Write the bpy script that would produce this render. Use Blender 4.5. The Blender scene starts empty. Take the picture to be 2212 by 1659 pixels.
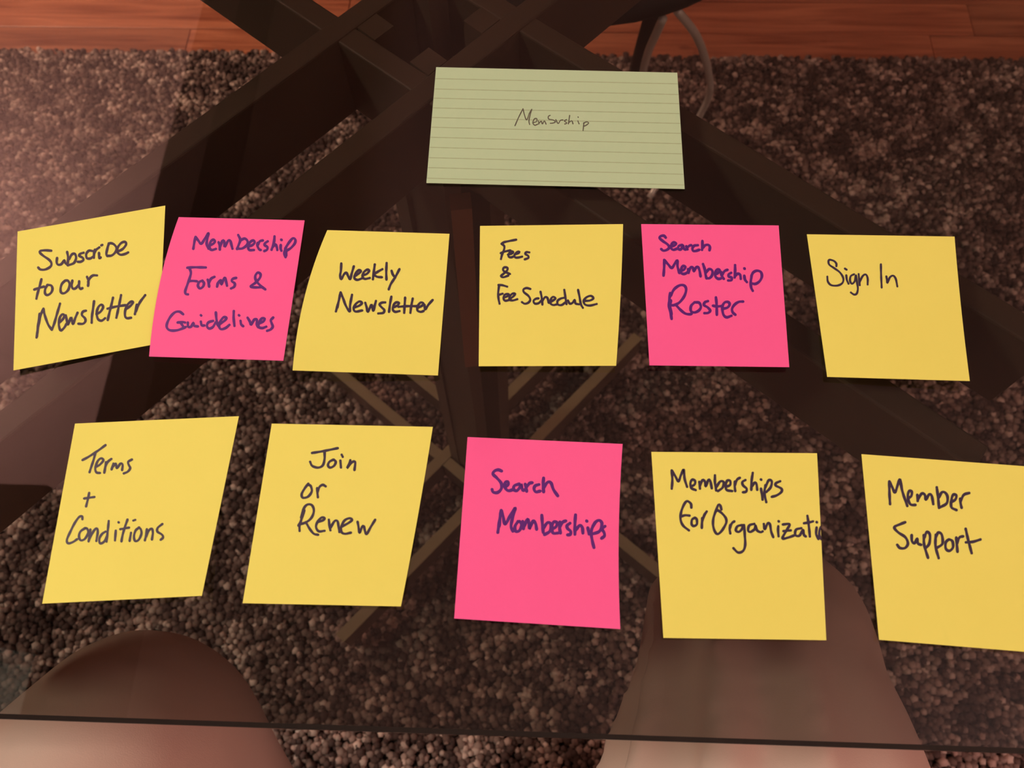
import bpy, bmesh, math, random
import numpy as np
from mathutils import Vector, Matrix, noise

random.seed(7)
rng = np.random.default_rng(7)

# ------------------------------------------------------------------ camera, world, lights, exposure
W_PX, H_PX, F_PX = 2212.0, 1659.0, 1785.0
PITCH, ROLL, YAW = 0.426562, -0.042116, math.radians(4.0)
TABLE_Z = 0.74                      # top of the glass
CAM_H = 0.32928                     # lens above the glass
ROT = Matrix.Rotation(YAW, 3, 'Z') @ Matrix.Rotation(PITCH, 3, 'X') @ Matrix.Rotation(ROLL, 3, 'Z')
scene = bpy.context.scene
COL = scene.collection
cam_data = bpy.data.cameras.new('camera')
cam_data.sensor_fit = 'HORIZONTAL'; cam_data.sensor_width = 36.0
cam_data.lens = 36.0 * F_PX / W_PX
cam_data.clip_start = 0.005; cam_data.clip_end = 60
cam_data.dof.use_dof = True; cam_data.dof.focus_distance = 0.41; cam_data.dof.aperture_fstop = 17.0   # small phone aperture
cam = bpy.data.objects.new('camera', cam_data)
M = ROT.to_4x4(); M.translation = Vector((0, 0, TABLE_Z + CAM_H))
cam.matrix_world = M
COL.objects.link(cam); scene.camera = cam

world = bpy.data.worlds.new('world'); scene.world = world; world.use_nodes = True
world.node_tree.nodes['Background'].inputs[0].default_value = (1.0, 0.62, 0.45, 1)
world.node_tree.nodes['Background'].inputs[1].default_value = 0.015

def area(name, loc, target, size, power, color, spread=180):
    l = bpy.data.lights.new(name, 'AREA'); l.shape = 'DISK'; l.size = size
    l.energy = power; l.color = color; l.spread = math.radians(spread)
    o = bpy.data.objects.new(name, l); COL.objects.link(o); o.location = loc
    o.rotation_euler = (Vector(target) - Vector(loc)).to_track_quat('-Z', 'Y').to_euler()
    return o
area('ceiling_lamp_light', (-1.75, 0.05, 2.42), (-0.1, 0.3, 0.74), 0.35, 29, (0.79, 0.80, 0.655), 150)
area('torchiere_light', (-2.1, 1.3, 1.75), (-1.9, 1.3, 2.6), 0.35, 50, (1.0, 0.50, 0.44), 170)
area('floor_fill_light', (-1.75, 1.30, 1.30), (-0.62, 1.16, 0.0), 0.25, 4.5, (1.0, 0.64, 0.46), 75)  # added fill to brighten the far-left floor, no such lamp seen
area('ceiling_fill_light', (1.5, -1.2, 1.7), (1.5, -1.2, 2.6), 0.35, 62, (0.85, 0.60, 0.60), 175)  # added unseen fill, lifts the dark areas and the mirrored ceiling
scene.view_settings.view_transform = 'Standard'; scene.view_settings.look = 'None'
scene.view_settings.gamma = 1.0; scene.view_settings.use_curve_mapping = False
scene.view_settings.exposure = 0.0

# ------------------------------------------------------------------ helpers
def unproject(x, y, depth):
    """world point seen at photo pixel x,y that lies `depth` below the lens"""
    d = ROT @ Vector(((x - W_PX / 2) / F_PX, -(y - H_PX / 2) / F_PX, -1.0))
    t = -depth / d.z
    return Vector((d.x * t, d.y * t, TABLE_Z + CAM_H - depth))

def mat(name, color, rough=0.6, metal=0.0, spec=0.5, bump=None, noise_amt=0.0, noise_scale=50.0, color2=None, sheen=0.0):
    m = bpy.data.materials.new(name); m.use_nodes = True
    nt = m.node_tree; b = nt.nodes['Principled BSDF']
    b.inputs['Base Color'].default_value = (*color, 1); b.inputs['Roughness'].default_value = rough
    b.inputs['Metallic'].default_value = metal; b.inputs['Specular IOR Level'].default_value = spec
    if sheen: b.inputs['Sheen Weight'].default_value = sheen
    tc = nt.nodes.new('ShaderNodeTexCoord')
    if color2:
        n = nt.nodes.new('ShaderNodeTexNoise'); n.inputs['Scale'].default_value = noise_scale; n.inputs['Detail'].default_value = 5
        r = nt.nodes.new('ShaderNodeMix'); r.data_type = 'RGBA'
        r.inputs[6].default_value = (*color, 1); r.inputs[7].default_value = (*color2, 1)
        nt.links.new(tc.outputs['Object'], n.inputs['Vector']); nt.links.new(n.outputs['Fac'], r.inputs[0])
        nt.links.new(r.outputs[2], b.inputs['Base Color'])
    if bump:
        n2 = nt.nodes.new('ShaderNodeTexNoise'); n2.inputs['Scale'].default_value = bump[0]; n2.inputs['Detail'].default_value = 4
        bp = nt.nodes.new('ShaderNodeBump'); bp.inputs['Strength'].default_value = bump[1]; bp.inputs['Distance'].default_value = bump[2]
        nt.links.new(tc.outputs['Object'], n2.inputs['Vector']); nt.links.new(n2.outputs['Fac'], bp.inputs['Height'])
        nt.links.new(bp.outputs['Normal'], b.inputs['Normal'])
    return m

def link(name, me, m=None, parent=None, smooth=False):
    o = bpy.data.objects.new(name, me); COL.objects.link(o)
    if m is not None and not me.materials: me.materials.append(m)
    if parent is not None: o.parent = parent
    if smooth:
        me.polygons.foreach_set('use_smooth', [True] * len(me.polygons))
    return o

def mesh_from(name, vs, fs, m=None, parent=None, smooth=False):
    me = bpy.data.meshes.new(name); me.from_pydata([tuple(v) for v in vs], [], fs); me.update()
    return link(name, me, m, parent, smooth)

def tag(o, label=None, cat=None, group=None, kind=None):
    if label: o['label'] = label
    if cat: o['category'] = cat
    if group: o['group'] = group
    if kind: o['kind'] = kind
    return o

def empty(name, loc=(0, 0, 0), label=None, cat=None, group=None, rz=0.0):
    o = bpy.data.objects.new(name, None); COL.objects.link(o); o.location = loc; o.rotation_euler.z = rz
    o.empty_display_size = 0.05
    return tag(o, label, cat, group)

def box_mesh(name, cx, cy, cz, sx, sy, sz, bevel=0.0, rz=0.0):
    bm = bmesh.new(); bmesh.ops.create_cube(bm, size=1.0)
    bmesh.ops.scale(bm, vec=(sx, sy, sz), verts=bm.verts)
    if bevel: bmesh.ops.bevel(bm, geom=list(bm.edges), offset=bevel, segments=2, profile=0.5, affect='EDGES')
    if rz: bmesh.ops.rotate(bm, cent=(0, 0, 0), matrix=Matrix.Rotation(rz, 3, 'Z'), verts=bm.verts)
    bmesh.ops.translate(bm, vec=(cx, cy, cz), verts=bm.verts)
    me = bpy.data.meshes.new(name); bm.to_mesh(me); bm.free()
    return me

def box(name, c, s, m, parent=None, bevel=0.0, rz=0.0):
    return link(name, box_mesh(name, *c, *s, bevel, rz), m, parent)

def catmull(pts, step):
    """resample a control polyline into a smooth dense one"""
    P = [np.array(p, float) for p in pts]
    if len(P) == 2:
        n = max(2, int(np.linalg.norm(P[1] - P[0]) / step) + 1)
        return [P[0] + (P[1] - P[0]) * i / (n - 1) for i in range(n)]
    Q = [2 * P[0] - P[1]] + P + [2 * P[-1] - P[-2]]
    out = []
    for i in range(1, len(Q) - 2):
        p0, p1, p2, p3 = Q[i - 1:i + 3]
        n = max(2, int(np.linalg.norm(p2 - p1) / step) + 1)
        for k in range(n):
            t = k / n
            out.append(0.5 * ((2 * p1) + (-p0 + p2) * t + (2 * p0 - 5 * p1 + 4 * p2 - p3) * t * t + (-p0 + 3 * p1 - 3 * p2 + p3) * t ** 3))
    out.append(P[-1])
    return out

def tube_mesh(name, pts, rad, seg=12):
    vs, fs = [], []; n = len(pts); up = Vector((0, 0, 1)); prev = None
    for i, p in enumerate(pts):
        t = (Vector(pts[min(i + 1, n - 1)]) - Vector(pts[max(i - 1, 0)])).normalized()
        a = (prev - t * prev.dot(t)).normalized() if prev else t.cross(Vector((0.3, 0.9, 0.2))).normalized()
        prev = a; b = t.cross(a)
        r = rad[i] if hasattr(rad, '__len__') else rad
        for k in range(seg):
            w = 2 * math.pi * k / seg
            vs.append(Vector(p) + a * math.cos(w) * r + b * math.sin(w) * r)
    for i in range(n - 1):
        for k in range(seg):
            fs.append((i * seg + k, i * seg + (k + 1) % seg, (i + 1) * seg + (k + 1) % seg, (i + 1) * seg + k))
    fs.append(tuple(range(seg))[::-1]); fs.append(tuple(range((n - 1) * seg, n * seg)))
    me = bpy.data.meshes.new(name); me.from_pydata([tuple(v) for v in vs], [], fs); me.update()
    return me

# ------------------------------------------------------------------ materials
M_wood_dark = mat('dark_stained_wood', (0.15, 0.098, 0.070), 0.42, bump=(120, 0.1, 0.0005), color2=(0.10, 0.064, 0.048), noise_scale=18)
M_wood_edge = mat('reddish_wood_edge', (0.46, 0.22, 0.145), 0.5, color2=(0.38, 0.18, 0.12), noise_scale=30)
M_wood_lit = mat('painted_lit_wood', (0.34, 0.27, 0.16), 0.5, color2=(0.26, 0.20, 0.12), noise_scale=40)  # paler tone stands in for light on the lower rail tops
M_ceiling = mat('ceiling_paint', (0.75, 0.68, 0.62), 0.9)
M_wall = mat('wall_paint', (0.62, 0.53, 0.45), 0.9)
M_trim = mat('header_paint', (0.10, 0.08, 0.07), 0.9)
M_chrome = mat('chrome', (0.97, 0.94, 0.92), 0.30, metal=0.25)
M_black = mat('black_upholstery', (0.006, 0.005, 0.007), 0.7, bump=(300, 0.3, 0.001))

def wood_floor():
    m = bpy.data.materials.new('red_oak_floor'); m.use_nodes = True; nt = m.node_tree; b = nt.nodes['Principled BSDF']
    tc = nt.nodes.new('ShaderNodeTexCoord'); oi = nt.nodes.new('ShaderNodeObjectInfo')
    mp = nt.nodes.new('ShaderNodeMapping'); mp.inputs['Scale'].default_value = (2.2, 38, 20)
    add = nt.nodes.new('ShaderNodeVectorMath'); add.operation = 'ADD'
    sc = nt.nodes.new('ShaderNodeVectorMath'); sc.operation = 'SCALE'; sc.inputs[3].default_value = 7.0
    comb = nt.nodes.new('ShaderNodeCombineXYZ')
    for i in range(3): nt.links.new(oi.outputs['Random'], comb.inputs[i])
    nt.links.new(comb.outputs[0], sc.inputs[0]); nt.links.new(tc.outputs['Object'], add.inputs[0]); nt.links.new(sc.outputs[0], add.inputs[1])
    nt.links.new(add.outputs[0], mp.inputs['Vector'])
    n = nt.nodes.new('ShaderNodeTexNoise'); n.inputs['Scale'].default_value = 1.6; n.inputs['Detail'].default_value = 8; n.inputs['Distortion'].default_value = 1.2
    nt.links.new(mp.outputs[0], n.inputs['Vector'])
    cr = nt.nodes.new('ShaderNodeValToRGB'); e = cr.color_ramp.elements
    e[0].position = 0.3; e[0].color = (0.27, 0.072, 0.034, 1); e[1].position = 0.68; e[1].color = (0.60, 0.22, 0.115, 1)
    nt.links.new(n.outputs['Fac'], cr.inputs[0])
    hs = nt.nodes.new('ShaderNodeHueSaturation')
    mr = nt.nodes.new('ShaderNodeMapRange'); mr.inputs[3].default_value = 0.8; mr.inputs[4].default_value = 1.2
    nt.links.new(oi.outputs['Random'], mr.inputs[0]); nt.links.new(mr.outputs[0], hs.inputs['Value'])
    nt.links.new(cr.outputs[0], hs.inputs['Color']); nt.links.new(hs.outputs[0], b.inputs['Base Color'])
    b.inputs['Roughness'].default_value = 0.38
    return m
M_floor = wood_floor()

def glass_mat():
    m = bpy.data.materials.new('smoked_glass'); m.use_nodes = True; nt = m.node_tree; nt.nodes.clear()
    out = nt.nodes.new('ShaderNodeOutputMaterial'); mix = nt.nodes.new('ShaderNodeMixShader')
    tr = nt.nodes.new('ShaderNodeBsdfTransparent'); tr.inputs[0].default_value = (0.652, 0.648, 0.622, 1)
    gl = nt.nodes.new('ShaderNodeBsdfGlossy'); gl.inputs['Roughness'].default_value = 0.004
    gl.inputs['Color'].default_value = (1, 1, 1, 1)
    fr = nt.nodes.new('ShaderNodeFresnel'); fr.inputs['IOR'].default_value = 1.5
    # reflect from the outside of each face only
    geo = nt.nodes.new('ShaderNodeNewGeometry'); sub = nt.nodes.new('ShaderNodeMath'); sub.operation = 'SUBTRACT'; sub.inputs[0].default_value = 1.0
    mul = nt.nodes.new('ShaderNodeMath'); mul.operation = 'MULTIPLY'
    nt.links.new(geo.outputs['Backfacing'], sub.inputs[1]); nt.links.new(fr.outputs[0], mul.inputs[0]); nt.links.new(sub.outputs[0], mul.inputs[1])
    nt.links.new(mul.outputs[0], mix.inputs[0]); nt.links.new(tr.outputs[0], mix.inputs[1]); nt.links.new(gl.outputs[0], mix.inputs[2])
    nt.links.new(mix.outputs[0], out.inputs['Surface'])
    return m
M_glass = glass_mat()
M_glass_edge = mat('polished_glass_edge', (0.012, 0.010, 0.010), 0.12)

def paper(name, c, c2):
    return mat(name, c, 0.75, spec=0.25, bump=(900, 0.12, 0.0002), color2=c2, noise_scale=26)
M_yellow = paper('yellow_paper', (0.88, 0.85, 0.185), (0.85, 0.81, 0.165))
M_pink = paper('pink_paper', (1.0, 0.135, 0.40), (0.98, 0.122, 0.37))
M_green = paper('pale_green_card', (0.50, 0.665, 0.43), (0.47, 0.635, 0.405))
M_ink = mat('dark_blue_ink', (0.028, 0.022, 0.055), 0.5, color2=(0.055, 0.035, 0.07), noise_scale=400)
M_ink_pink = mat('violet_looking_ink', (0.085, 0.012, 0.20), 0.5, color2=(0.13, 0.015, 0.24), noise_scale=400)
M_pencil = mat('pencil_graphite', (0.12, 0.115, 0.085), 0.5)
M_rule = mat('printed_rule', (0.385, 0.49, 0.29), 0.75)
M_trouser = mat('khaki_cotton', (0.64, 0.43, 0.36), 0.85, spec=0.2, bump=(1500, 0.25, 0.0003), sheen=0.1)
M_skin = mat('skin', (0.50, 0.27, 0.19), 0.55)

# ------------------------------------------------------------------ the room
X0, X1, Y0, Y1, ZC = -2.7, 2.3, -2.0, 3.4, 2.60
def struct(name, c, s, m, label=None):
    return tag(box(name, c, s, m), label, None, None, 'structure')
floor = struct('floor', ((X0 + X1) / 2, (Y0 + Y1) / 2, -0.06), (X1 - X0 + 0.4, Y1 - Y0 + 0.4, 0.10), M_wood_dark, 'reddish hardwood strip floor beyond the rug')
struct('ceiling', ((X0 + X1) / 2, (Y0 + Y1) / 2, ZC + 0.05), (X1 - X0 + 0.4, Y1 - Y0 + 0.4, 0.1), M_ceiling)
struct('wall_left', (X0 - 0.05, (Y0 + Y1) / 2, ZC / 2 - .005), (0.1, Y1 - Y0, ZC - .01), M_wall)
struct('wall_right', (X1 + 0.05, (Y0 + Y1) / 2, ZC / 2 - .005), (0.1, Y1 - Y0, ZC - .01), M_wall)
struct('wall_back', ((X0 + X1) / 2, Y1 + 0.05, ZC / 2 - .005), (X1 - X0 + 0.2, 0.1, ZC - .01), M_wall)
struct('wall_front', ((X0 + X1) / 2, Y0 - 0.05, ZC / 2 - .005), (X1 - X0 + 0.2, 0.1, ZC - .01), M_wall)
# a header between the lamp-lit side of the room and the table side; the glass mirrors its edge
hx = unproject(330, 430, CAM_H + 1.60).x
struct('light_blocker', ((X0 + hx) / 2 - .002, 0.36, (2.22 + ZC) / 2 - .002), (hx - X0 - .008, 0.36, ZC - 2.22 - .004), M_trim)  # unseen box added to block the uplight and end the mirrored haze
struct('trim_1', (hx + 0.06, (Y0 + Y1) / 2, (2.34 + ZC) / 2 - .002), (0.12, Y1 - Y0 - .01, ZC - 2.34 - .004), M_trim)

# floor boards
bw = 0.076; y = 1.168 - 4 * bw
variants = {}
while y < 2.3:
    x = -2.3 + random.uniform(0, 0.6)
    while x < 2.1:
        L = random.choice([0.7, 0.9, 1.1, 1.3])
        if L not in variants: variants[L] = box_mesh('floor_board', 0, 0, 0, L - 0.0012, bw - 0.0012, 0.018, 0.0012)
        o = link('floor_board', variants[L], M_floor, floor); o.location = (x + L / 2, y + bw / 2, -0.0095 + random.uniform(-.0002, .0002))
        x += L
    y += bw

# ------------------------------------------------------------------ rug
rug = empty('shaggy_rug', (0, 0, 0), 'brown and cream shaggy rug on the wood floor under the glass table', 'rug')
RY = 1.100
box('rug_backing', (0.0, (RY - 0.9) / 2, 0.0045), (3.2, RY + 0.9 - .01, 0.007), mat('rug_backing', (0.03, 0.02, 0.016), 0.95), rug)
def build_pile():
    sp = 0.0058
    xs = np.arange(-1.08, 1.00, sp); ys = np.arange(-0.14, RY, sp)
    gx, gy = np.meshgrid(xs, ys); gx = gx.ravel() + rng.uniform(-.45, .45, gx.size) * sp; gy = gy.ravel() + rng.uniform(-.45, .45, gy.size) * sp
    keep = gy < RY + 0.006 * np.array([noise.noise(Vector((a * 9, 0, 3))) for a in gx]) + 0.004 * rng.standard_normal(gx.size)
    gx, gy = gx[keep], gy[keep]; n = gx.size
    r = sp * rng.uniform(0.62, 1.05, n); hgt = rng.uniform(0.009, 0.016, n)
    lx = rng.uniform(-.5, .5, n) * sp * 1.4; ly = rng.uniform(-.5, .5, n) * sp * 1.4
    # tuft = 5-sided stalk with a blunt tip
    k = 5; ang = np.arange(k) * 2 * np.pi / k
    V = np.zeros((n, 2 * k + 1, 3))
    V[:, :k, 0] = gx[:, None] + r[:, None] * .6 * np.cos(ang); V[:, :k, 1] = gy[:, None] + r[:, None] * .6 * np.sin(ang); V[:, :k, 2] = 0.006
    V[:, k:2 * k, 0] = (gx + lx * .7)[:, None] + r[:, None] * np.cos(ang + .4); V[:, k:2 * k, 1] = (gy + ly * .7)[:, None] + r[:, None] * np.sin(ang + .4)
    V[:, k:2 * k, 2] = (0.006 + hgt * .72)[:, None]
    V[:, 2 * k, 0] = gx + lx; V[:, 2 * k, 1] = gy + ly; V[:, 2 * k, 2] = 0.006 + hgt
    tri = []
    for i in range(k):
        j = (i + 1) % k
        tri += [(i, j, k + j), (i, k + j, k + i), (k + i, k + j, 2 * k)]
    tri = np.array(tri); F = (tri[None] + (np.arange(n) * (2 * k + 1))[:, None, None]).reshape(-1, 3)
    me = bpy.data.meshes.new('pile'); nv = n * (2 * k + 1); nf = len(F)
    me.vertices.add(nv); me.vertices.foreach_set('co', V.reshape(-1).astype(np.float32))
    me.loops.add(nf * 3); me.loops.foreach_set('vertex_index', F.reshape(-1).astype(np.int32))
    me.polygons.add(nf); me.polygons.foreach_set('loop_start', np.arange(0, nf * 3, 3, dtype=np.int32)); me.polygons.foreach_set('loop_total', np.full(nf, 3, np.int32))
    me.update(calc_edges=True); me.polygons.foreach_set('use_smooth', np.ones(nf, bool))
    # yarn colours: heathered clusters of dark brown, taupe and cream
    pal = np.array([(0.075, 0.048, 0.044), (0.15, 0.10, 0.088), (0.24, 0.172, 0.152), (0.50, 0.385, 0.34), (0.36, 0.25, 0.22)])
    cl = np.array([noise.noise(Vector((a * 26, b * 26, 0))) + 0.7 * noise.noise(Vector((a * 75, b * 75, 5))) for a, b in zip(gx, gy)])
    t = cl + rng.normal(0, .42, n)
    idx = np.where(t < -.22, 0, np.where(t < .18, 1, np.where(t < .50, 2, np.where(t < .68, 4, 3))))
    c = 1.18 * pal[idx] * rng.uniform(.75, 1.25, (n, 1))
    C = np.ones((n, 2 * k + 1, 4), np.float32); C[:, :, :3] = c[:, None, :]
    at = me.color_attributes.new('yarn', 'FLOAT_COLOR', 'POINT'); at.data.foreach_set('color', C.reshape(-1))
    m = mat('rug_yarn', (0.2, 0.15, 0.12), 0.95, spec=0.1); nt = m.node_tree
    a = nt.nodes.new('ShaderNodeAttribute'); a.attribute_name = 'yarn'; nt.links.new(a.outputs['Color'], nt.nodes['Principled BSDF'].inputs['Base Color'])
    return tag(link('pile', me, m, rug), kind='stuff')
build_pile()

# ------------------------------------------------------------------ table
table = empty('glass_table', (-0.06, 0.40, 0), 'smoked glass table on crossed pairs of dark wooden rails', 'table')
TI = Matrix.Translation((0.06, -0.40, 0))
def tpart(name, me, m):
    me.transform(TI); return link(name, me, m, table)
# glass top with chamfered polished edge
def glass_top():
    gx0, gx1, gy0, gy1 = -0.70, 0.58, 0.0075, 0.81; zt = TABLE_Z; th = 0.010; ch = 0.0018; R = 0.03
    def ring(inset, z):
        out = []
        for cx, cy, a0 in ((gx1 - R, gy1 - R, 0), (gx0 + R, gy1 - R, 90), (gx0 + R, gy0 + R, 180), (gx1 - R, gy0 + R, 270)):
            for k in range(9):
                a = math.radians(a0 + 90 * k / 8); out.append((cx + (R - inset) * math.cos(a), cy + (R - inset) * math.sin(a), z))
        return out
    rings = [ring(ch, zt), ring(0, zt - ch), ring(0, zt - th + ch), ring(ch, zt - th)]
    n = len(rings[0]); vs = sum(rings, []); fs = [tuple(range(n))]
    for i in range(3):
        for k in range(n):
            a, b = i * n + k, i * n + (k + 1) % n; fs.append((a, a + n, b + n, b))
    fs.append(tuple(range(3 * n, 4 * n))[::-1])
    me = bpy.data.meshes.new('glass_top'); me.from_pydata(vs, [], fs); me.update()
    me.materials.append(M_glass); me.materials.append(M_glass_edge)
    for i, p in enumerate(me.polygons): p.material_index = 0 if i in (0, len(fs) - 1) else 1
    me.transform(TI); return link('glass_top', me, None, table)
glass_top()
AA, BB = math.radians(48.5), math.radians(-38.8)
nA = Vector((-math.sin(AA), math.cos(AA))); nB = Vector((-math.sin(BB), math.cos(BB)))
dA = Vector((math.cos(AA), math.sin(AA))); dB = Vector((math.cos(BB), math.sin(BB)))
def meet(a, b):   # point whose offset along nA is a and along nB is b
    det = nA.x * nB.y - nA.y * nB.x
    return Vector(((a * nB.y - b * nA.y) / det, (nA.x * b - nB.x * a) / det))
TH = 0.014
def rail(name, off, ndir, ddir, ang, zlo, zhi, centre, lo, hi, m=M_wood_dark):
    c0 = centre + ndir * (off - centre.dot(ndir))
    c = c0 + ddir * (lo + hi) / 2
    me = box_mesh(name, c.x, c.y, (zlo + zhi) / 2, hi - lo, TH, zhi - zlo, 0.0012, ang)
    return tpart(name, me, m)
ua = (0.334, 0.264); ub = (0.289, 0.218); cU = meet(0.299, 0.2535)
la = (0.316, 0.246); lb = (0.258, 0.196); cL = meet(0.281, 0.227)
zt = TABLE_Z - 0.0105
for a in ua: rail('upper_rail', a, nA, dA, AA, zt - 0.056, zt - 0.0005, cU, -0.43, 0.40)
for b in ub: rail('upper_rail', b, nB, dB, BB, zt - 0.055, zt - 0.0015, cU, -0.40, 0.36)
def cap(parent, off, ndir, ddir, ang, z, centre, lo, hi):  # thin added strip, the light on the rail top is in its colour
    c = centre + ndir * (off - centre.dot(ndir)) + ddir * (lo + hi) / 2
    me = box_mesh('lit_top_strip', c.x, c.y, z + .0012, hi - lo, TH, .0022, 0.0006, ang); me.transform(TI)
    link('lit_top_strip', me, M_wood_lit, parent)['label'] = 'top edge of the lower rail, painted pale as if lit'
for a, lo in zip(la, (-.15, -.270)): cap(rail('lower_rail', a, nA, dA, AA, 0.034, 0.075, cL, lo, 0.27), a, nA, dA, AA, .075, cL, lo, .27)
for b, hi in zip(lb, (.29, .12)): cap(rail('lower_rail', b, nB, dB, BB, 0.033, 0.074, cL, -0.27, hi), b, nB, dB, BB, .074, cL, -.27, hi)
# four plank posts standing in the crossings, splayed slightly, with a reddish inner batten
def post(name, top, bot, w, t, ang, z0, z1, m):
    me = box_mesh(name, 0, 0, 0, w, t, 1.0, 0.0)
    for v in me.vertices:
        x, y_, z = v.co; k = z + .5
        rx = x * math.cos(ang) - y_ * math.sin(ang); ry = x * math.sin(ang) + y_ * math.cos(ang)
        v.co = (rx + bot.x * (1 - k) + top.x * k, ry + bot.y * (1 - k) + top.y * k, z0 + (z1 - z0) * k)
    return tpart(name, me, m)
for i, (a, b) in enumerate(((0, 0), (0, 1), (1, 0), (1, 1))):
    sa = -1 if a == 0 else 1; sb = -1 if b == 0 else 1
    T = meet(ua[a] + sa * 0.0145, ub[b] + sb * 0.0145); B = meet(la[a] + sa * 0.0145, lb[b] + sb * 0.0145)
    post('post', T, B, 0.0145, 0.0145, AA, 0.033, zt - 0.001, M_wood_dark)
    me = box_mesh('foot_pad', B.x, B.y, 0.0285, 0.03, 0.03, 0.010, 0.002, AA); tpart('foot_pad', me, M_black)
for i, b in enumerate((0, 1)):
    T = meet((ua[0] + ua[1]) / 2, ub[b] + (-1 if b == 0 else 1) * .0145); B = meet((la[0] + la[1]) / 2, lb[b] + (-1 if b == 0 else 1) * .0145)
    post('panel', T, B, 0.0555 - .014, 0.010, BB, 0.076, zt - 0.057, M_wood_dark)
pt = (unproject(972, 438, CAM_H + .070) + unproject(1018, 430, CAM_H + .070)) / 2
post('batten', Vector((pt.x, pt.y)), Vector((pt.x - .006, pt.y - .002)), 0.0125, 0.012, math.radians(8), 0.46, zt - 0.060, M_wood_edge)

# ------------------------------------------------------------------ chrome chair on the far side
def chair_far():
    c = Vector((0.035, 0.908, 0.455))
    root = empty('chrome_legged_chair', (c.x, c.y, 0.018), 'dark round-seated chair with curved chrome tube legs beyond the table, top centre', 'chair')
    def P(x, y_, z): q = unproject(x, y_, CAM_H + TABLE_Z - z); return q - Vector(root.location)
    bm = bmesh.new(); bmesh.ops.create_uvsphere(bm, u_segments=48, v_segments=20, radius=1)
    for v in bm.verts:
        x, y_, z = v.co
        v.co = (x * .23, y_ * .225, math.copysign(abs(z) ** .7, z) * .03)
    bmesh.ops.translate(bm, vec=(0, 0, c.z - root.location.z), verts=bm.verts)
    me = bpy.data.meshes.new('seat'); bm.to_mesh(me); bm.free(); link('seat', me, M_black, root, True)
    vs, fs = [], []
    for lay, rr in ((0, .225), (1, .245)):
        for k in range(17):
            a = math.radians(30 + 120 * k / 16)
            for zz in (.56, .62, .80, .86): vs.append((rr * math.cos(a), rr * math.sin(a), zz + (.012 if zz in (.62, .80) else 0)))
    for k in range(16):
        for q in range(3):
            a = k * 4 + q; fs.append((a, a + 4, a + 5, a + 1)); b = 68 + a; fs.append((b, b + 1, b + 5, b + 4))
        for q in (0, 3):
            a = k * 4 + q; fs.append((a, a + 68, a + 72, a + 4))
    for k in (0, 16):
        for q in range(3):
            a = k * 4 + q; fs.append((a, a + 1, a + 69, a + 68))
    mesh_from('backrest', vs, fs, M_black, root, True)
    for sx in (-1, 1):
        link('back_support', tube_mesh('back_support', [Vector((sx * .13, .17, .43)), Vector((sx * .135, .205, .5)), Vector((sx * .13, .205, .63))], 0.008, 10), M_chrome, root, True)
    pr = [(1462, 22, .44), (1500, 70, .40), (1520, 115, .34), (1531, 160, .28), (1533, 200, .22), (1517, 240, .17), (1482, 300, .11), (1443, 360, .06), (1403, 427, .030)]
    pl = [(1432, 40, .44), (1416, 76, .40), (1401, 110, .35), (1390, 150, .29), (1381, 200, .22), (1376, 260, .15), (1374, 320, .08), (1378, 370, .030)]
    for pts in (pr, pl):
        q = catmull([tuple(P(*p)) for p in pts], 0.01)
        link('leg', tube_mesh('leg', [Vector(a) for a in q], 0.0047, 12), M_chrome, root, True)
    for sx in (-1, 1):
        q = [Vector((sx * .12, .14, .43)), Vector((sx * .14, .19, .2)), Vector((sx * .16, .23, 0.012))]
        link('leg', tube_mesh('leg', q, 0.0052, 12), M_chrome, root, True)
    # dark strap-like leg brace beside the left tube
    q = [P(1408, 50, .40), P(1392, 100, .32), P(1376, 155, .24)]
    link('brace', tube_mesh('brace', q, 0.011, 8), M_black, root, True)
chair_far()

# ------------------------------------------------------------------ seated person (trousered legs under the table edge)
def tube_field(path, radii, squash, seg, disp):
    P = catmull(path, 0.012); n = len(P); R = np.interp(np.linspace(0, 1, n), np.linspace(0, 1, len(radii)), radii)
    vs, fs = [], []; prev = Vector((1, 0, 0))
    for i, p in enumerate(P):
        t = (Vector(P[min(i + 1, n - 1)]) - Vector(P[max(i - 1, 0)])).normalized()
        a = (prev - t * prev.dot(t)).normalized(); prev = a; b = t.cross(a)
        for k in range(seg):
            w = 2 * math.pi * k / seg
            rr = R[i] + disp(i / (n - 1), w)
            vs.append(Vector(p) + a * math.cos(w) * rr * squash + b * math.sin(w) * rr)
    for i in range(n - 1):
        for k in range(seg):
            fs.append((i * seg + k, i * seg + (k + 1) % seg, (i + 1) * seg + (k + 1) % seg, (i + 1) * seg + k))
    fs.append(tuple(range(seg))[::-1]); fs.append(tuple(range((n - 1) * seg, n * seg)))
    return vs, fs
person = empty('person', (-0.05, -0.30, 0.018), 'seated person in khaki trousers, knees under the near edge of the glass', 'person')
PL = Vector(person.location)
def fold_left(s, w):
    return 0.003 * math.sin(9 * s + 2 * w) + 0.022 * math.exp(-((s - .42) / .14) ** 2) * (max(0, math.cos(w - math.pi)) ** 3 - .5 * max(0, math.cos(w - math.pi * 1.28)) ** 8)
def fold_right(s, w):
    g = math.exp(-((s - .44) / .11) ** 2)
    return 0.0028 * math.sin(8 * s - w) + g * 0.012 * math.sin(11 * w + 14 * s) * max(0, math.cos(w - math.pi * 1.12)) ** .6 
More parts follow.
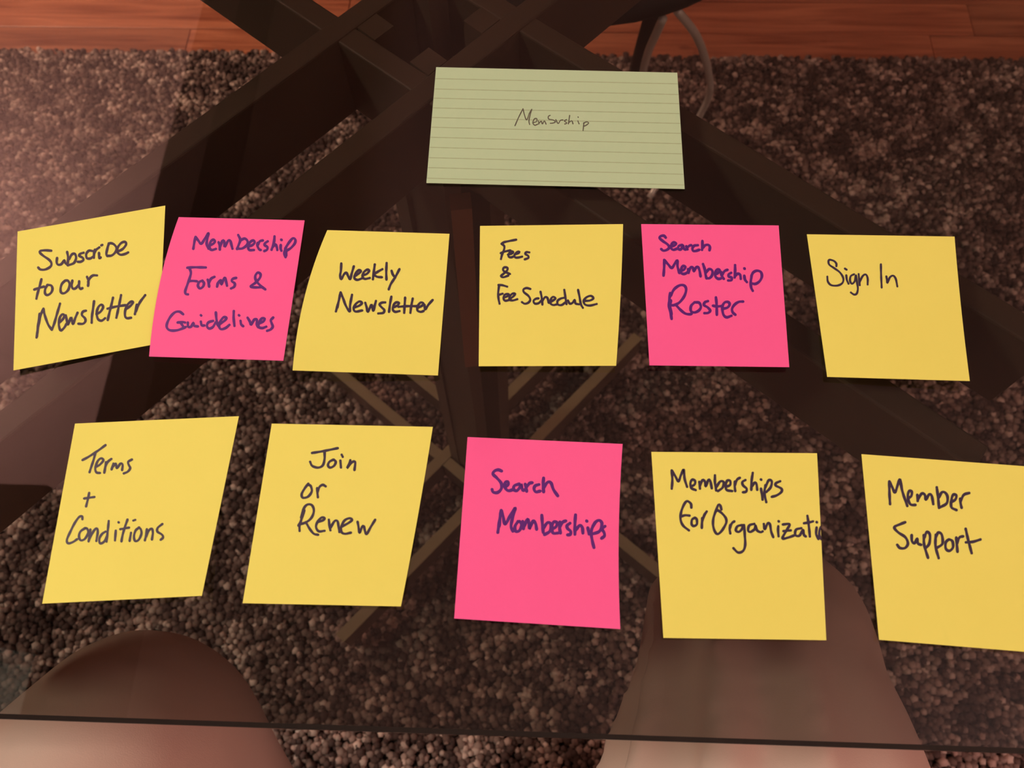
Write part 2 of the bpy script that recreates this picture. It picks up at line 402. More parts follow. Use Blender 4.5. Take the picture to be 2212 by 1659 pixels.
def build_trousers():
    bm = bmesh.new()
    def add(vs, fs):
        b = [bm.verts.new(tuple(v - PL)) for v in vs]
        for f_ in fs: bm.faces.new([b[i] for i in f_])
    left = [(-.145, -.42, .555), (-.185, -.25, .57), (-.224, -.09, .568), (-.234, -.026, .558), (-.236, -.010, .51), (-.23, -.04, .42), (-.225, -.08, .28), (-.22, -.12, .13)]
    right = [(.045, -.42, .555), (.080, -.25, .57), (.124, -.06, .575), (.136, .045, .565), (.139, .074, .53), (.133, .03, .42), (.12, -.03, .28), (.115, -.08, .13)]
    add(*tube_field(left, [.093, .092, .085, .079, .076, .070, .064, .060, .062], 1.0, 40, fold_left))
    add(*tube_field(right, [.093, .104, .112, .100, .067, .060, .062, .060, .062], 1.0, 40, fold_right))
    hip = [(-.05 - .12, -.44, .565), (-.05, -.45, .575), (-.05 + .12, -.44, .565)]
    add(*tube_field(hip, [.10, .125, .10], 1.0, 28, lambda s, w: 0))
    waist = [(-.05, -.44, .56), (-.05, -.46, .66), (-.05, -.47, .72)]
    add(*tube_field(waist, [.13, .14, .135], 1.15, 28, lambda s, w: 0))
    bmesh.ops.recalc_face_normals(bm, faces=bm.faces)
    me = bpy.data.meshes.new('trousers'); bm.to_mesh(me); bm.free()
    o = link('trousers', me, M_trouser, person, True)
    r = o.modifiers.new('r', 'REMESH'); r.mode = 'VOXEL'; r.voxel_size = 0.0055; r.use_smooth_shade = True
    s = o.modifiers.new('s', 'SMOOTH'); s.factor = .5; s.iterations = 5
    return o
build_trousers()
def build_body():
    # bare lower legs and feet inside the trousers, one continuous skin surface
    J = [(-.05, -.44, .56), (-.15, -.42, .555), (-.222, -.08, .57), (-.23, -.02, .52), (-.222, -.10, .25), (-.218, -.135, .075), (-.220, -.11, .062), (-.222, -.05, .052), (-.223, -.03, .050),
         (.05, -.42, .555), (.112, -.05, .575), (.126, .035, .53), (.118, -.05, .25), (.113, -.095, .075), (.114, -.075, .062), (.115, -.015, .052), (.116, .01, .050)]
    E = [(0, 1), (1, 2), (2, 3), (3, 4), (4, 5), (5, 6), (6, 7), (7, 8), (0, 9), (9, 10), (10, 11), (11, 12), (12, 13), (13, 14), (14, 15), (15, 16)]
    Rr = [.10, .075, .058, .055, .045, .033, .030, .024, .016, .075, .060, .055, .045, .033, .030, .024, .016]
    me = bpy.data.meshes.new('body'); me.from_pydata([tuple(Vector(j) - PL) for j in J], E, []); me.update()
    o = link('body', me, M_skin, person)
    sk = o.modifiers.new('skin', 'SKIN'); 
    for i, v in enumerate(me.skin_vertices[0].data): v.radius = (Rr[i], Rr[i]); v.use_root = (i == 0)
    sk.use_smooth_shade = True
    o.modifiers.new('sub', 'SUBSURF').levels = 2; o.modifiers['sub'].render_levels = 2
build_body()

# ------------------------------------------------------------------ paper notes
def coons(quad, bow):
    """unit square -> photo pixels; quad = TL TR BR BL; bow = optional mid-edge offsets for left,right,top,bottom (px)"""
    TL, TR, BR, BL = [np.array(q, float) for q in quad]
    bl, br, bt, bb = [np.array(bow.get(k, (0, 0)), float) for k in 'lrtb']
    def f(u, v):
        p = TL * (1 - u) * (1 - v) + TR * u * (1 - v) + BR * u * v + BL * (1 - u) * v
        return p + 4 * v * (1 - v) * (bl * (1 - u) + br * u) + 4 * u * (1 - u) * (bt * (1 - v) + bb * v)
    return f

def make_note(name, quad, m, ink, words, label, cat, group, z0=0.0004, lift=(0.003, 0.003), bow={}, rules=None, pen=2.5, dog=None, thick=0.00015):
    f = coons(quad, bow)
    def hz(u, v):
        z = z0 + ((1 - u) * lift[0] + u * lift[1]) * max(0, v - .12) ** 1.8
        if dog: z += dog[2] * math.exp(-(((u - dog[0]) / .16) ** 2 + ((v - dog[1]) / .16) ** 2))
        return z
    def S(u, v, dz=0.0):
        p = f(u, v); return unproject(p[0], p[1], CAM_H - hz(u, v) - dz)
    last = [.5, .5]
    def inv(p):
        u, v = last
        for _ in range(4):
            e = f(u, v) - p; h = 1e-4
            a = (f(u + h, v) - f(u, v)) / h; b = (f(u, v + h) - f(u, v)) / h
            d = np.linalg.solve(np.column_stack([a, b]), e); u -= d[0]; v -= d[1]
        last[0], last[1] = float(u), float(v)
        return last[0], last[1]
    c = S(.5, .5); root = empty(name, (c.x, c.y, TABLE_Z), label, cat, group); o3 = Vector(root.location)
    N = 20; vs, fs = [], []
    for j in range(N + 1):
        for i in range(N + 1): vs.append(S(i / N, j / N) - o3)
    nv = len(vs); vs += [v - Vector((0, 0, thick)) for v in vs]
    idx = lambda i, j: j * (N + 1) + i
    for j in range(N):
        for i in range(N):
            q = (idx(i, j), idx(i, j + 1), idx(i + 1, j + 1), idx(i + 1, j)); fs.append(q); fs.append(tuple(k + nv for k in q[::-1]))
    rim = [idx(i, 0) for i in range(N)] + [idx(N, j) for j in range(N)] + [idx(i, N) for i in range(N, 0, -1)] + [idx(0, j) for j in range(N, 0, -1)]
    r0 = len(vs); vs += [vs[a] for a in rim] + [vs[a + nv] for a in rim]; nr = len(rim)
    for k in range(nr):
        a, b = r0 + k, r0 + (k + 1) % nr; fs.append((a, b, b + nr, a + nr))
    mesh_from('sheet', vs, fs, m, root, True)
    root.children[0].data.polygons.foreach_set('use_smooth', [i < 2 * N * N for i in range(len(fs))])
    def ribbon(nm, strokes, half, mm, dz, lab=None):
        V, F = [], []
        for si, st in enumerate(strokes):
            if len(st) == 1: st = [st[0], (st[0][0] + .8, st[0][1] + .8)]
            P = catmull(st, 2.2); n = len(P); z = dz + (si % 5) * 0.000004
            T = [P[min(i + 1, n - 1)] - P[max(i - 1, 0)] for i in range(n)]
            T = [t / (np.linalg.norm(t) + 1e-9) for t in T]
            b0 = len(V); rows = []
            def emit(p):
                u, v = inv(p); 
                if u > 1.0: u = 1.0
                V.append(S(u, v, z) - o3); return len(V) - 1
            for i, (p, t) in enumerate(zip(P, T)):
                w = half * (1 + .10 * math.sin(i * .55 + si)); nrm = np.array((-t[1], t[0]))
                rows.append((emit(p + nrm * w), emit(p - nrm * w)))
            for i in range(n - 1): F.append((rows[i][0], rows[i][1], rows[i + 1][1], rows[i + 1][0]))
            for (p, t, s_) in ((P[0], T[0], -1), (P[-1], T[-1], 1)):   # round caps
                ring = [emit(p + half * (np.array((-t[1], t[0])) * math.cos(a) + t * s_ * math.sin(a))) for a in np.linspace(0, math.pi, 7)]
                F.append(tuple(ring) if s_ < 0 else tuple(ring[::-1]))
        ob = mesh_from(nm, V, F, mm, root)
        if lab: ob['label'] = lab
        return ob
    if rules: 
        for (a, b) in rules: ribbon('ruled_line', [[a, b]], 1.0, M_rule, 0.00003)
    for text, strokes in words:
        ribbon('handwritten_word', strokes, pen * (1 if ink is M_pencil else 1.08), ink, 0.00006, ('pencil word reading "%s"' if ink is M_pencil else 'pen word reading "%s"') % text)
    return root

def crop(ox, oy, k, words):
    return [(t, [[(ox + x / k, oy + y_ / k) for x, y_ in st] for st in ss]) for t, ss in words]

YG, PG = 'yellow sticky notes on the glass table', 'pink sticky notes on the glass table'
make_note('sticky_note', [(38, 500), (357, 444), (343, 742), (29, 800)], M_yellow, M_ink, crop(0, 440, 4.608, [
 ('Subscribe', [[(510,468),(450,464),(402,470),(398,488),(430,518),(490,560),(512,595),(500,628),(450,655),(402,655),(380,635)],
  [(568,540),(564,585),(580,608),(612,600),(640,562),(650,590),(668,602)],
  [(668,480),(678,540),(672,612)], [(675,614),(735,590),(757,540),(745,500),(715,505),(690,550)],
  [(832,488),(800,498),(788,518),(822,538),(830,560),(802,578),(774,578)],
  [(925,472),(885,468),(858,502),(865,542),(900,545),(932,522)],
  [(944,458),(936,500),(934,538)], [(936,495),(955,460),(988,435)], [(985,490),(988,545),(1002,535)], [(1008,415),(1018,410)],
  [(1082,395),(1070,440),(1058,500),(1070,522)], [(1072,430),(1090,395),(1130,402),(1160,440),(1150,480),(1112,515),(1066,520)],
  [(1175,475),(1222,450),(1255,405),(1243,380),(1205,392),(1170,440),(1170,485),(1200,508),(1245,500),(1275,485)]]),
 ('to', [[(412,752),(392,830),(372,900),(362,945)], [(340,855),(390,838),(440,825)], [(472,808),(450,850),(448,892),(470,910),(505,890),(522,850),(510,815),(475,808)]]),
 ('our', [[(648,765),(615,800),(602,850),(610,886),(642,890),(680,855),(692,800),(675,766),(648,766)],
  [(720,765),(712,810),(725,845),(755,840),(788,798)], [(788,772),(786,820),(800,848),(820,840)],
  [(866,728),(880,770),(876,818)], [(876,778),(895,740),(925,714),(965,714)]]),
 ('Newsletter', [[(432,1045),(405,1110),(385,1200),(370,1290),(363,1332)], [(395,1095),(380,1200),(366,1325)], [(432,1045),(445,1110),(478,1200),(515,1255)], [(515,1255),(540,1190),(566,1100),(597,995)],
  [(590,1185),(625,1150),(640,1115),(622,1100),(597,1130),(585,1190),(592,1240),(608,1262),(640,1232),(662,1195)],
  [(655,1112),(665,1160),(676,1204),(698,1150),(710,1135),(725,1198),(750,1135),(772,1085)],
  [(855,1065),(825,1075),(815,1108),(845,1140),(850,1170),(826,1195),(780,1195)],
  [(936,970),(925,1050),(915,1120),(912,1185)],
  [(960,1098),(1000,1075),(1026,1030),(1010,1005),(978,1030),(962,1090),(975,1148),(1010,1165),(1046,1140)],
  [(1125,935),(1105,1020),(1085,1100),(1072,1158)], [(1205,910),(1187,1000),(1170,1080),(1158,1135)], [(1070,1045),(1150,1025),(1250,1010)],
  [(1250,1052),(1300,1015),(1325,982),(1305,975),(1266,1010),(1245,1070),(1245,1120),(1265,1140),(1305,1135)],
  [(1362,1005),(1350,1060),(1342,1100)], [(1350,1075),(1390,985),(1445,910)]])]),
 'yellow sticky note reading "Subscribe to our Newsletter", leftmost of the upper row', 'sticky note', YG, lift=(0.003, 0.0001))

make_note('sticky_note', [(386, 469), (658, 476), (612, 779), (322, 770)], M_pink, M_ink_pink, crop(320, 460, 5.027, [
 ('Membership', [[(515,260),(503,310),(490,390)], [(515,262),(545,300),(575,335),(615,280),(655,220),(640,290),(636,340),(655,388)],
  [(668,352),(705,335),(725,310),(708,290),(680,310),(666,350),(672,390),(695,402),(735,390)],
  [(765,318),(776,355),(778,398)], [(778,380),(805,305),(825,305),(828,350),(832,365),(870,300),(892,305),(905,350),(915,388)],
  [(978,240),(1000,290),(985,340),(965,392)], [(998,300),(1048,278),(1080,308),(1070,350),(1022,385),(965,388)],
  [(1090,362),(1130,350),(1156,322),(1142,298),(1105,320),(1086,370),(1100,402),(1148,402)],
  [(1190,325),(1186,355),(1205,395),(1222,402)], [(1192,345),(1212,308),(1245,298)],
  [(1298,308),(1270,328),(1265,350),(1295,370),(1290,400),(1260,414)],
  [(1372,255),(1365,320),(1340,400)], [(1352,370),(1382,342),(1396,370),(1402,402)], [(1440,348),(1438,385),(1447,410)], [(1445,290)],
  [(1500,365),(1478,430),(1492,480)], [(1488,385),(1530,320),(1572,275),(1598,290),(1592,330),(1550,380),(1505,408)], [(1500,405),(1498,465)]]),
 ('Forms', [[(425,595),(500,590),(625,592)], [(450,602),(464,650),(450,710),(425,780),(402,850),(410,880),(432,884)], [(440,740),(490,738),(530,742)],
  [(590,735),(555,750),(540,790),(562,820),(595,800),(606,762),(588,737)],
  [(646,725),(656,760),(662,800)], [(660,762),(682,715),(720,694)],
  [(748,800),(758,762),(790,728),(794,775),(830,702),(845,740),(856,790)],
  [(956,705),(920,715),(908,740),(940,765),(935,800),(900,820)]]),
 ('&', [[(1272,830),(1220,790),(1172,735),(1163,685),(1190,648),(1220,665),(1213,705),(1165,758),(1112,797),(1150,808),(1235,808)]]),
 ('Guidelines', [[(380,1100),(340,1072),(290,1080),(240,1130),(205,1200),(205,1248),(240,1275),(310,1275),(385,1250),(408,1238)], [(320,1190),(375,1185),(400,1190)], [(356,1195),(385,1240)],
  [(430,1190),(435,1235),(465,1235),(492,1192),(500,1225),(540,1232)],
  [(572,1180),(582,1220),(610,1222)], [(572,1110)],
  [(705,1172),(655,1188),(638,1225),(660,1255),(700,1240),(732,1190)], [(735,1080),(740,1140),(750,1200),(772,1240)],
  [(772,1210),(830,1170),(850,1140),(820,1132),(782,1180),(770,1230),(790,1262),(840,1250),(882,1215)],
  [(930,1065),(928,1140),(937,1226)], [(1003,1172),(1010,1210),(1032,1230)], [(985,1110)],
  [(1080,1138),(1105,1180),(1118,1215),(1150,1160),(1180,1158),(1178,1210),(1198,1242)],
  [(1200,1200),(1250,1178),(1266,1148),(1235,1145),(1205,1190),(1202,1238),(1240,1250),(1282,1235)],
  [(1358,1135),(1332,1165),(1342,1200),(1352,1235),(1330,1265),(1292,1280)]])]),
 'pink sticky note reading "Membership Forms & Guidelines", overlapping the leftmost yellow one', 'sticky note', PG, z0=0.0014, lift=(0.0015, 0.004), bow={'l': (-9, -8), 'b': (0, 0)}, pen=2.6)

make_note('sticky_note', [(707, 497), (971, 505), (946, 811), (632, 800)], M_yellow, M_ink, crop(620, 480, 4.88, [
 ('Weekly', [[(572,435),(568,510),(560,560),(572,600),(600,550),(625,532),(645,570),(664,602),(682,540),(704,465)],
  [(710,570),(750,545),(780,518),(758,505),(722,540),(710,588),(740,608),(790,592)],
  [(795,560),(840,545),(866,512),(845,500),(807,530),(797,578),(822,598),(872,588)],
  [(925,445),(915,520),(905,602)], [(1005,495),(960,520),(918,550),(950,575),(1000,580)],
  [(1050,430),(1046,520),(1048,605)], [(1102,512),(1115,550),(1140,585)], [(1185,495),(1140,580),(1095,650),(1072,708)]]),
 ('Newsletter', [[(565,740),(550,810),(532,880),(515,940)], [(560,760),(530,900)], [(565,740),(590,800),(620,880),(660,940),(665,870),(685,765)],
  [(712,898),(760,880),(790,852),(765,835),(727,860),(702,908),(722,942),(792,930)],
  [(825,850),(840,900),(852,945),(875,900),(892,872),(908,935),(925,875),(937,830)],
  [(1035,845),(1000,848),(975,868),(1000,900),(1025,925),(1015,955),(962,962)],
  [(1100,785),(1086,860),(1075,945)],
  [(1118,898),(1160,880),(1182,852),(1152,845),(1125,870),(1115,920),(1140,945),(1185,937)],
  [(1245,795),(1240,870),(1235,955)], [(1325,805),(1310,880),(1300,955)], [(1175,892),(1260,885),(1370,885)],
  [(1375,905),(1420,882),(1440,860),(1412,845),(1380,880),(1375,930),(1410,945),(1440,935)],
  [(1450,872),(1458,918),(1490,870),(1535,820)]])]),
 'yellow sticky note reading "Weekly Newsletter", right of the pink Forms note', 'sticky note', YG, lift=(0.007, 0.003), bow={'l': (-12, -6)})

make_note('sticky_note', [(1037, 488), (1346, 484), (1331, 790), (1034, 791)], M_yellow, M_ink, crop(1020, 470, 5.027, [
 ('Fees', [[(318,285),(345,268),(400,255),(478,240)], [(320,285),(348,310),(345,350),(325,400),(312,450)], [(310,386),(350,370),(415,356)],
  [(388,402),(425,395),(446,375),(422,368),(397,395),(397,425),(425,432),(455,418)],
  [(460,402),(500,388),(512,372),(487,375),(460,405),(467,432),(500,434),(542,424)],
  [(620,378),(588,375),(577,395),(607,415),(610,438),(570,454)]]),
 ('&', [[(410,612),(380,600),(345,582),(334,562),(350,540),(382,545),(380,572),(340,610),(312,635),(338,648),(392,630)]]),
 ('Fee', [[(285,732),(330,735),(380,750)], [(292,738),(282,820),(286,880),(297,935)], [(285,840),(330,826)],
  [(340,868),(372,860),(402,840),(380,830),(350,842),(340,880),(360,903),(402,895)],
  [(412,882),(447,855),(466,828),(440,825),(412,850),(405,890),(440,900),(490,886)]]),
 ('Schedule', [[(632,775),(590,765),(557,780),(562,810),(610,850),(630,890),(612,922),(572,936),(540,918)],
  [(720,877),(690,882),(666,905),(680,934),(720,930),(748,902)],
  [(742,805),(755,870),(762,945)], [(763,905),(790,865),(815,870),(825,900),(832,928),(870,905),(905,878),(880,860),(856,882),(850,930),(880,950),(920,942)],
  [(1000,870),(960,880),(927,905),(930,943),(970,950),(1015,918)], [(1000,785),(1010,850),(1024,940)],
  [(1040,900),(1060,935),(1090,925),(1112,892),(1122,932),(1160,942)],
  [(1150,785),(1165,860),(1180,940),(1202,980)],
  [(1222,905),(1280,900),(1316,876),(1290,850),(1242,865),(1210,905),(1227,945),(1280,955),(1352,938)]])]),
 'yellow sticky note reading "Fees & Fee Schedule", middle of the upper row', 'sticky note', YG, lift=(0.003, 0.004), bow={'r': (2, 0)}, pen=2.3)

make_note('sticky_note', [(1385, 484), (1682, 487), (1705, 793), (1403, 789)], M_pink, M_ink_pink, crop(1380, 470, 5.027, [
 ('Search', [[(292,218),(272,197),(237,202),(225,222),(260,255),(310,290),(330,322),(310,347),(268,360),(243,342)],
  [(352,312),(387,302),(406,282),(380,268),(357,290),(350,330),(375,350),(418,336)],
  [(470,297),(435,308),(427,335),(450,348),(477,318),(482,302),(488,335),(508,348)],
  [(515,312),(528,345)], [(524,328),(548,306),(568,300)], [(640,300),(600,306),(582,335),(590,362),(620,362),(656,350)],
  [(690,255),(690,300),(686,350)], [(690,332),(722,300),(755,297),(772,320),(767,355)]]),
 ('Membership', [[(277,462),(275,540),(268,630)], [(275,460),(320,510),(357,547),(390,500),(417,465),(420,530),(440,602)],
  [(455,578),(490,565),(506,537),(482,525),(462,550),(455,592),(482,612),(520,600),(545,560)],
  [(535,560),(540,600)], [(545,585),(562,542),(587,545),(598,585),(622,542),(645,540),(660,580),(670,638)],
  [(697,505),(715,560),(725,620),(735,660)], [(727,600),(762,560),(796,575),(797,620),(772,655),(738,660)],
  [(830,615),(862,600),(880,572),(857,562),(832,592),(832,640),(862,665),(892,660)],
  [(895,592),(897,625),(922,665)], [(905,622),(930,582),(962,567)],
  [(1002,600),(975,617),(977,640),(1007,652),(1005,680),(970,683)],
  [(1045,517),(1045,580),(1040,650)], [(1042,640),(1072,610),(1100,622),(1107,665)], [(1145,632),(1152,672),(1172,700)], [(1145,552)],
  [(1225,625),(1215,700),(1220,760),(1237,795)], [(1220,662),(1237,602),(1282,577),(1325,592),(1336,640),(1312,690),(1267,720),(1225,715)]]),
 ('Roster', [[(340,820),(330,900),(327,960),(345,1040),(356,1100)], [(348,900),(340,960),(355,1050)], [(345,850),(382,780),(440,737),(490,737),(514,777),(495,850),(442,920),(385,950),(350,952)], [(400,945),(450,1000),(500,1040),(545,1050),(572,1045)],
  [(605,920),(567,960),(566,1015),(605,1030),(650,1010),(674,970),(655,925),(612,920)],
  [(750,907),(717,920),(707,950),(747,975),(775,1010),(752,1035),(712,1038)],
  [(837,867),(845,950),(847,1055)], [(805,957),(850,965),(900,960)],
  [(908,990),(960,978),(986,945),(972,918),(932,922),(907,970),(917,1050),(952,1083),(1005,1066)],
  [(1132,912),(1085,916),(1040,945),(1012,990),(1020,1030),(1048,1055)]])]),
 'pink sticky note reading "Search Membership Roster", below the right end of the green card', 'sticky note', PG, lift=(0.003, 0.003), pen=2.7)

make_note('sticky_note', [(1743, 506), (2062, 511), (2095, 823), (1787, 814)], M_yellow, M_ink, crop(1740, 490, 4.88, [
 ('Sign', [[(325,415),(325,388),(300,360),(255,347),(242,365),(252,400),(302,435),(362,480),(398,540),(390,590),(342,618),(272,615),(236,577),(230,525)],
  [(430,510),(436,560),(454,600)], [(415,440),(434,452)],
  [(512,500),(477,520),(470,572),(492,600),(520,570),(532,510),(542,580),(552,650),(540,703),(512,714),(478,692)],
  [(560,498),(566,560),(572,615)], [(572,582),(602,520),(635,502),(655,540),(655,608)]]),
 ('In', [[(795,395),(797,510),(803,640)], [(852,522),(858,555),(862,592),(890,532),(925,515),(952,550),(968,628)]])]),
 'yellow sticky note reading "Sign In", rightmost of the upper row', 'sticky note', YG, lift=(0.003, 0.006), bow={'r': (-2, 0)}, pen=2.1)

make_note('sticky_note', [(162, 915), (516, 899), (436, 1287), (91, 1304)], M_yellow, M_ink, crop(90, 890, 3.949, [
 ('Terms', [[(348,410),(400,382),(480,330),(545,282)], [(458,348),(442,410),(422,470),(408,514)],
  [(458,470),(495,450),(526,412),(507,395),(477,420),(457,480),(467,515),(497,520)],
  [(548,428),(542,470),(534,518)], [(542,470),(562,427),(594,400)],
  [(612,440),(596,490)], [(600,475),(632,440),(640,480),(672,440),(690,450),(686,496)],
  [(770,405),(738,425),(742,450),(755,478),(735,508),(700,524)]]),
 ('+', [[(405,690),(395,740),(378,806)], [(362,738),(400,732),(450,725)]]),
 ('Conditions', [[(347,915),(345,892),(320,895),(280,950),(240,1030),(215,1090),(225,1120),(265,1110),(302,1085)],
  [(372,990),(330,1020),(318,1065),(335,1095),(370,1080),(396,1030),(387,995),(365,992)],
  [(415,1002),(410,1050),(400,1104)], [(407,1082),(440,1020),(468,992),(478,1020),(466,1100)],
  [(545,1020),(515,1040),(492,1080),(497,1120),(530,1108),(556,1060)], [(572,930),(565,1000),(553,1106)],
  [(632,1012),(625,1095)], [(655,940)], [(732,917),(710,980),(690,1050),(680,1104)], [(670,1000),(745,986)],
  [(762,1030),(750,1100)], [(782,926),(798,920)],
  [(832,985),(802,1010),(787,1060),(797,1100),(827,1090),(850,1040),(846,1002),(828,985)],
  [(897,1000),(890,1050),(880,1095)], [(887,1068),(915,1010),(940,997),(948,1030),(940,1088)],
  [(1030,955),(990,988),(987,1020),(1025,1045),(1035,1070),(1015,1090)]])]),
 'yellow sticky note reading "Terms + Conditions", leftmost of the lower row', 'sticky note', YG, lift=(0.003, 0.007), pen=2.4)

make_note('sticky_note', [(587, 915), (935, 922), (866, 1310), (524, 1303)], M_yellow, M_ink, crop(520, 900, 3.95, [
 ('Join', [[(608,310),(700,295),(828,269)], [(715,300),(715,360),(700,415),(660,435),(610,420),(592,385)],
  [(790,367),(757,385),(744,415),(762,435),(795,420),(811,387),(795,367)], [(850,375),(855,434)], [(861,325),(870,343)],
  [(935,372),(925,405),(908,440),(945,392),(976,387),(970,456)]]),
 ('or', [[(577,572),(547,610),(520,660),(530,692),(575,682),(606,637),(597,592),(577,582)], [(652,610),(654,650),(658,688)], [(654,645),(672,600),(700,582),(725,595)]]),
 ('Renew', [[(543,800),(520,870),(502,930),(502,975)], [(530,840),(508,900),(492,930)], [(515,862),(535,790),(565,752),(605,754),(624,800),(605,860),(560,900),(500,920)], [(555,900),(590,960),(625,1000),(660,1008)],
  [(658,900),(700,885),(716,867),(692,860),(657,895),(642,940),(665,978),(715,974)],
  [(752,880),(757,930),(765,970)], [(765,950),(800,892),(825,892),(835,940),(842,985)],
  [(858,940),(915,910),(950,882),(930,867),(887,885),(857,940),(860,985),(890,1000),(940,990)],
  [(997,897),(1005,940),(1014,990),(1035,940),(1050,935),(1060,975),(1073,1003),(1110,940),(1147,880)]])]),
 'yellow sticky note reading "Join or Renew", second from the left in the lower row', 'sticky note', YG, lift=(0.004, 0.004), bow={'r': (2, 0)}, pen=2.5)

make_note('sticky_note', [(1010, 944), (1345, 959), (1340, 1359), (981, 1336)], M_pink, M_ink_pink, crop(970, 930, 3.77, [
 ('Search', [[(428,330),(400,320),(370,330),(358,355),(390,387),(425,430),(425,475),(395,505),(360,502),(350,480)],
  [(460,458),(482,438),(478,415),(457,425),(456,465),(482,490),(520,482)],
  [(572,435),(532,450),(527,480),(552,490),(580,458),(587,440),(600,488),(620,480)],
  [(620,437),(627,470),(632,495)], [(630,462),(655,430),(677,425)], [(732,440),(702,450),(692,475),(707,500),(742,493)],
  [(770,387),(766,440),(770,500)], [(766,472),(802,422),(830,427),(850,480),(885,532)]]),
 ('Memberships', [[(425,650),(410,740),(397,830)], [(425,650),(440,700),(457,762),(495,700),(538,632),(515,720),(505,780),(520,820)], [(420,670),(408,780)],
  [(562,740),(537,780),(542,820),(572,815),(592,770),(575,740)],
  [(600,740),(606,800)], [(607,790),(640,722),(652,760),(656,798),(685,737),(705,760),(713,805)],
  [(755,690),(760,760),(767,830)], [(765,800),(802,750),(830,765),(820,820),(777,848)],
  [(838,800),(870,785),(880,752),(852,745),(837,790),(847,835),(887,835)],
  [(903,745),(900,790),(907,835)], [(905,782),(925,747),(950,736)],
  [(985,755),(960,775),(967,800),(990,820),(987,846),(965,850)],
  [(1030,687),(1025,760),(1025,845)], [(1030,812),(1065,772),(1085,790),(1090,835)], [(1130,792),(1140,843)], [(1120,736)],
  [(1172,775),(1157,830),(1167,900),(1180,953)], [(1162,800),(1192,747),(1225,732),(1245,760),(1225,820),(1167,843)],
  [(1270,780),(1245,800),(1262,830),(1265,858),(1242,878)]])]),
 'pink sticky note reading "Search Memberships", middle of the lower row with a creased corner', 'sticky note', PG, lift=(0.003, 0.003), bow={'r': (-6, 0)}, pen=3.1, dog=(0.0, 0.0, 0.0015))

make_note('sticky_note', [(1407, 976), (1765, 979), (1785, 1383), (1433, 1378)], M_yellow, M_ink, crop(1390, 960, 3.77, [
 ('Memberships', [[(230,212),(235,290),(230,360)], [(230,212),(260,260),(285,300),(305,250),(328,207),(335,280),(355,345)],
  [(390,342),(417,325),(420,297),(397,287),(382,315),(390,355),(425,372)],
  [(455,305),(460,360)], [(458,345),(480,292),(500,302),(506,342),(530,287),(545,302),(556,357)],
  [(582,252),(582,310),(592,375)], [(592,350),(625,302),(653,307),(645,350),(607,380)],
  [(672,345),(705,330),(706,297),(682,295),(670,330),(677,370),(722,380)],
  [(745,302),(743,340),(747,380)], [(745,332),(762,287),(785,272)],
  [(830,290),(805,307),(812,335),(840,360),(835,385),(810,390)],
  [(890,232),(880,300),(878,370)], [(882,345),(905,312),(920,322),(926,370)], [(957,360),(965,410),(970,450)], [(956,285)],
  [(993,332),(985,400),(1000,470)], [(993,350),(1020,292),(1045,302),(1035,350),(1000,388)],
  [(1113,300),(1080,315),(1077,335),(1123,360),(1123,387),(1085,415),(1045,427)]]),
 ('for', [[(390,515),(385,482),(355,462),(330,490),(307,550),(302,610),(322,660),(370,700)], [(305,587),(340,577),(375,580)],
  [(420,597),(396,612),(392,650),(410,665),(434,650),(434,612),(420,597)], [(478,600),(476,640),(475,680)], [(478,628),(495,577),(515,546)]]),
 ('Organizati', [[(635,530),(625,497),(610,492),(590,540),(570,600),(567,660),(582,710),(605,730),(640,700),(673,640),(670,600),(640,562),(605,537),(590,547)],
  [(708,655),(702,690),(707,725)], [(704,682),(720,642),(740,627)],
  [(800,657),(765,667),(752,700),(775,713),(800,692),(818,655),(825,740),(828,820),(810,868),(770,880),(732,845)],
  [(902,647),(862,660),(852,700),(870,713),(905,690),(912,658),(925,700),(955,715),(970,708)],
  [(980,648),(988,690),(1012,642),(1030,652),(1040,710),(1057,755)],
  [(1098,667),(1096,700),(1100,748)], [(1100,625)],
  [(1135,652),(1190,650),(1165,700),(1132,765),(1180,758),(1225,742)], [(1140,706),(1200,700)],
  [(1285,682),(1242,695),(1237,738),(1270,743),(1300,695),(1306,735),(1322,750)],
  [(1335,582),(1345,650),(1355,750)], [(1307,642),(1350,635),(1380,627)], [(1410,677),(1406,730),(1425,770)], [(1410,632)],
  [(1446,672),(1434,700),(1432,740),(1448,772)]])]),
 'yellow sticky note reading "Memberships for Organizati", its writing running off the right edge', 'sticky note', YG, lift=(0.003, 0.003), bow={}, pen=2.6)

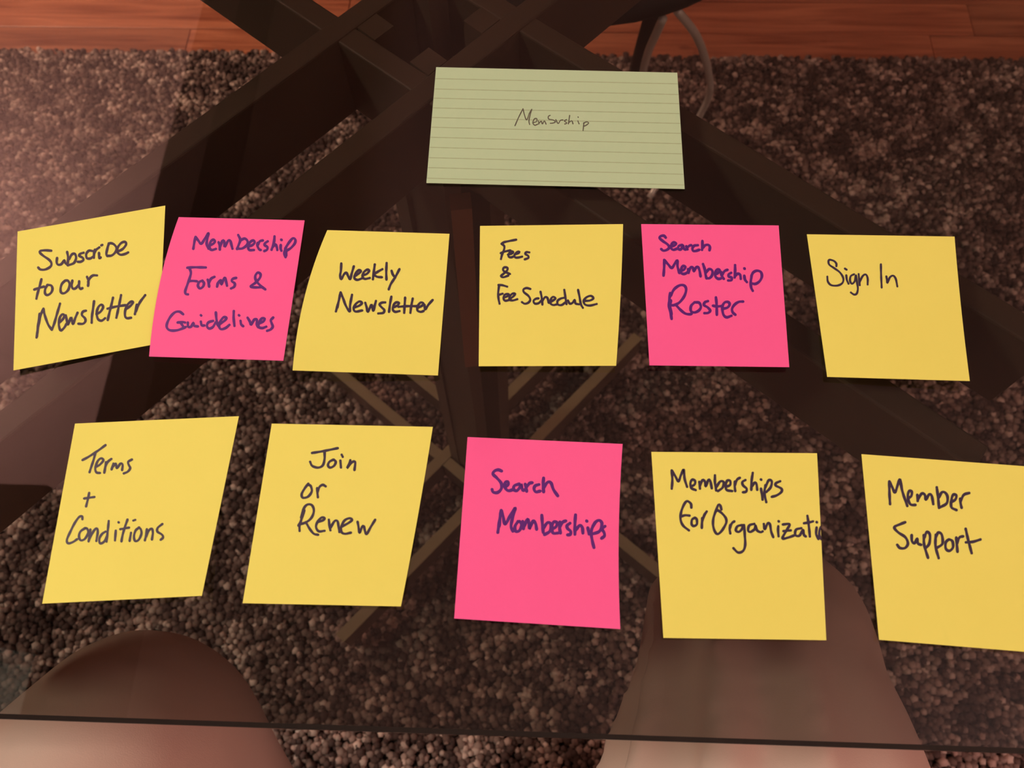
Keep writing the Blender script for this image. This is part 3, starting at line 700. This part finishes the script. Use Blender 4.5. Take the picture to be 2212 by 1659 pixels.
make_note('sticky_note', [(1861, 981), (2226, 1008), (2262, 1412), (1899, 1382)], M_yellow, M_ink, crop(1850, 960, 3.687, [
 ('Member', [[(262,295),(263,380),(268,475)], [(262,295),(285,340),(307,382),(330,320),(348,280),(365,370),(405,490)],
  [(412,430),(437,410),(441,377),(422,370),(410,400),(415,450),(435,480),(470,482)],
  [(485,402),(488,450)], [(490,440),(520,392),(545,402),(552,440),(580,397),(600,410),(612,475)],
  [(640,342),(650,420),(658,505)], [(656,425),(680,382),(708,385),(726,420),(718,470),(668,500)],
  [(752,460),(787,440),(796,407),(772,400),(757,440),(757,500),(797,523)],
  [(827,432),(830,470),(838,505)], [(830,452),(855,402),(898,387)]]),
 ('Support', [[(388,620),(350,635),(302,660),(332,700),(390,740),(410,790),(387,825),(347,825),(325,800)],
  [(440,722),(442,768),(462,788),(485,750),(490,788),(515,800)],
  [(537,722),(540,800),(570,903)], [(542,742),(560,697),(585,720),(580,790),(550,828)],
  [(632,720),(630,810),(655,905)], [(632,742),(652,702),(680,720),(685,790),(642,823)],
  [(735,757),(712,780),(712,830),(740,848),(769,820),(765,772),(742,757)],
  [(795,742),(800,800),(805,855)], [(800,790),(820,742),(850,732)],
  [(870,672),(890,760),(918,866)], [(872,780),(930,775),(988,757)]])]),
 'yellow sticky note reading "Member Support", rightmost of the lower row, cut by the picture edge', 'sticky note', YG, lift=(0.003, 0.004), pen=2.8)

ly = [152, 237, 313, 393, 472, 552, 635, 718, 803, 885, 972]; ry = [195, 283, 358, 440, 521, 603, 688, 772, 857, 940, 1028]
rules = []
for a, b in zip(ly, ry):
    k = 3.814; ya, yb = 130 + a / k, 130 + b / k
    xa = 942 + (921 - 942) * (ya - 145) / 250; xb = 1463 + 16 * (yb - 157) / 251
    rules.append(((xa + 1.5, ya), (xb - 1.5, yb)))
make_note('index_card', [(942, 145), (1463, 157), (1479, 408), (921, 395)], M_green, M_pencil, crop(910, 130, 3.814, [
 ('Membrship', [[(772,540),(800,475),(838,400)], [(838,400),(850,450),(868,492),(890,440),(910,405)], [(910,405),(892,470),(887,505),(893,530)],
  [(922,515),(950,505),(951,482),(932,484),(919,515),(935,536),(960,527)],
  [(965,500),(969,526)], [(970,520),(988,502),(998,526),(1014,500),(1028,527)],
  [(1062,455),(1048,462),(1050,485),(1085,492),(1105,508),(1085,518),(1063,520)],
  [(1108,490),(1128,522),(1146,496),(1168,492)], [(1198,490),(1178,500),(1200,518),(1182,526)],
  [(1222,455),(1216,500),(1212,525)], [(1214,515),(1240,500),(1250,525)], [(1290,500),(1300,525)], [(1291,468)],
  [(1340,515),(1333,580)], [(1336,520),(1362,508),(1379,518),(1355,538),(1336,544)]])]),
 'pale green ruled index card with the pencil word "Membrship", at the top', 'index card', None, z0=0.0004, lift=(0.001, 0.001), rules=rules, pen=1.15, thick=0.00025)
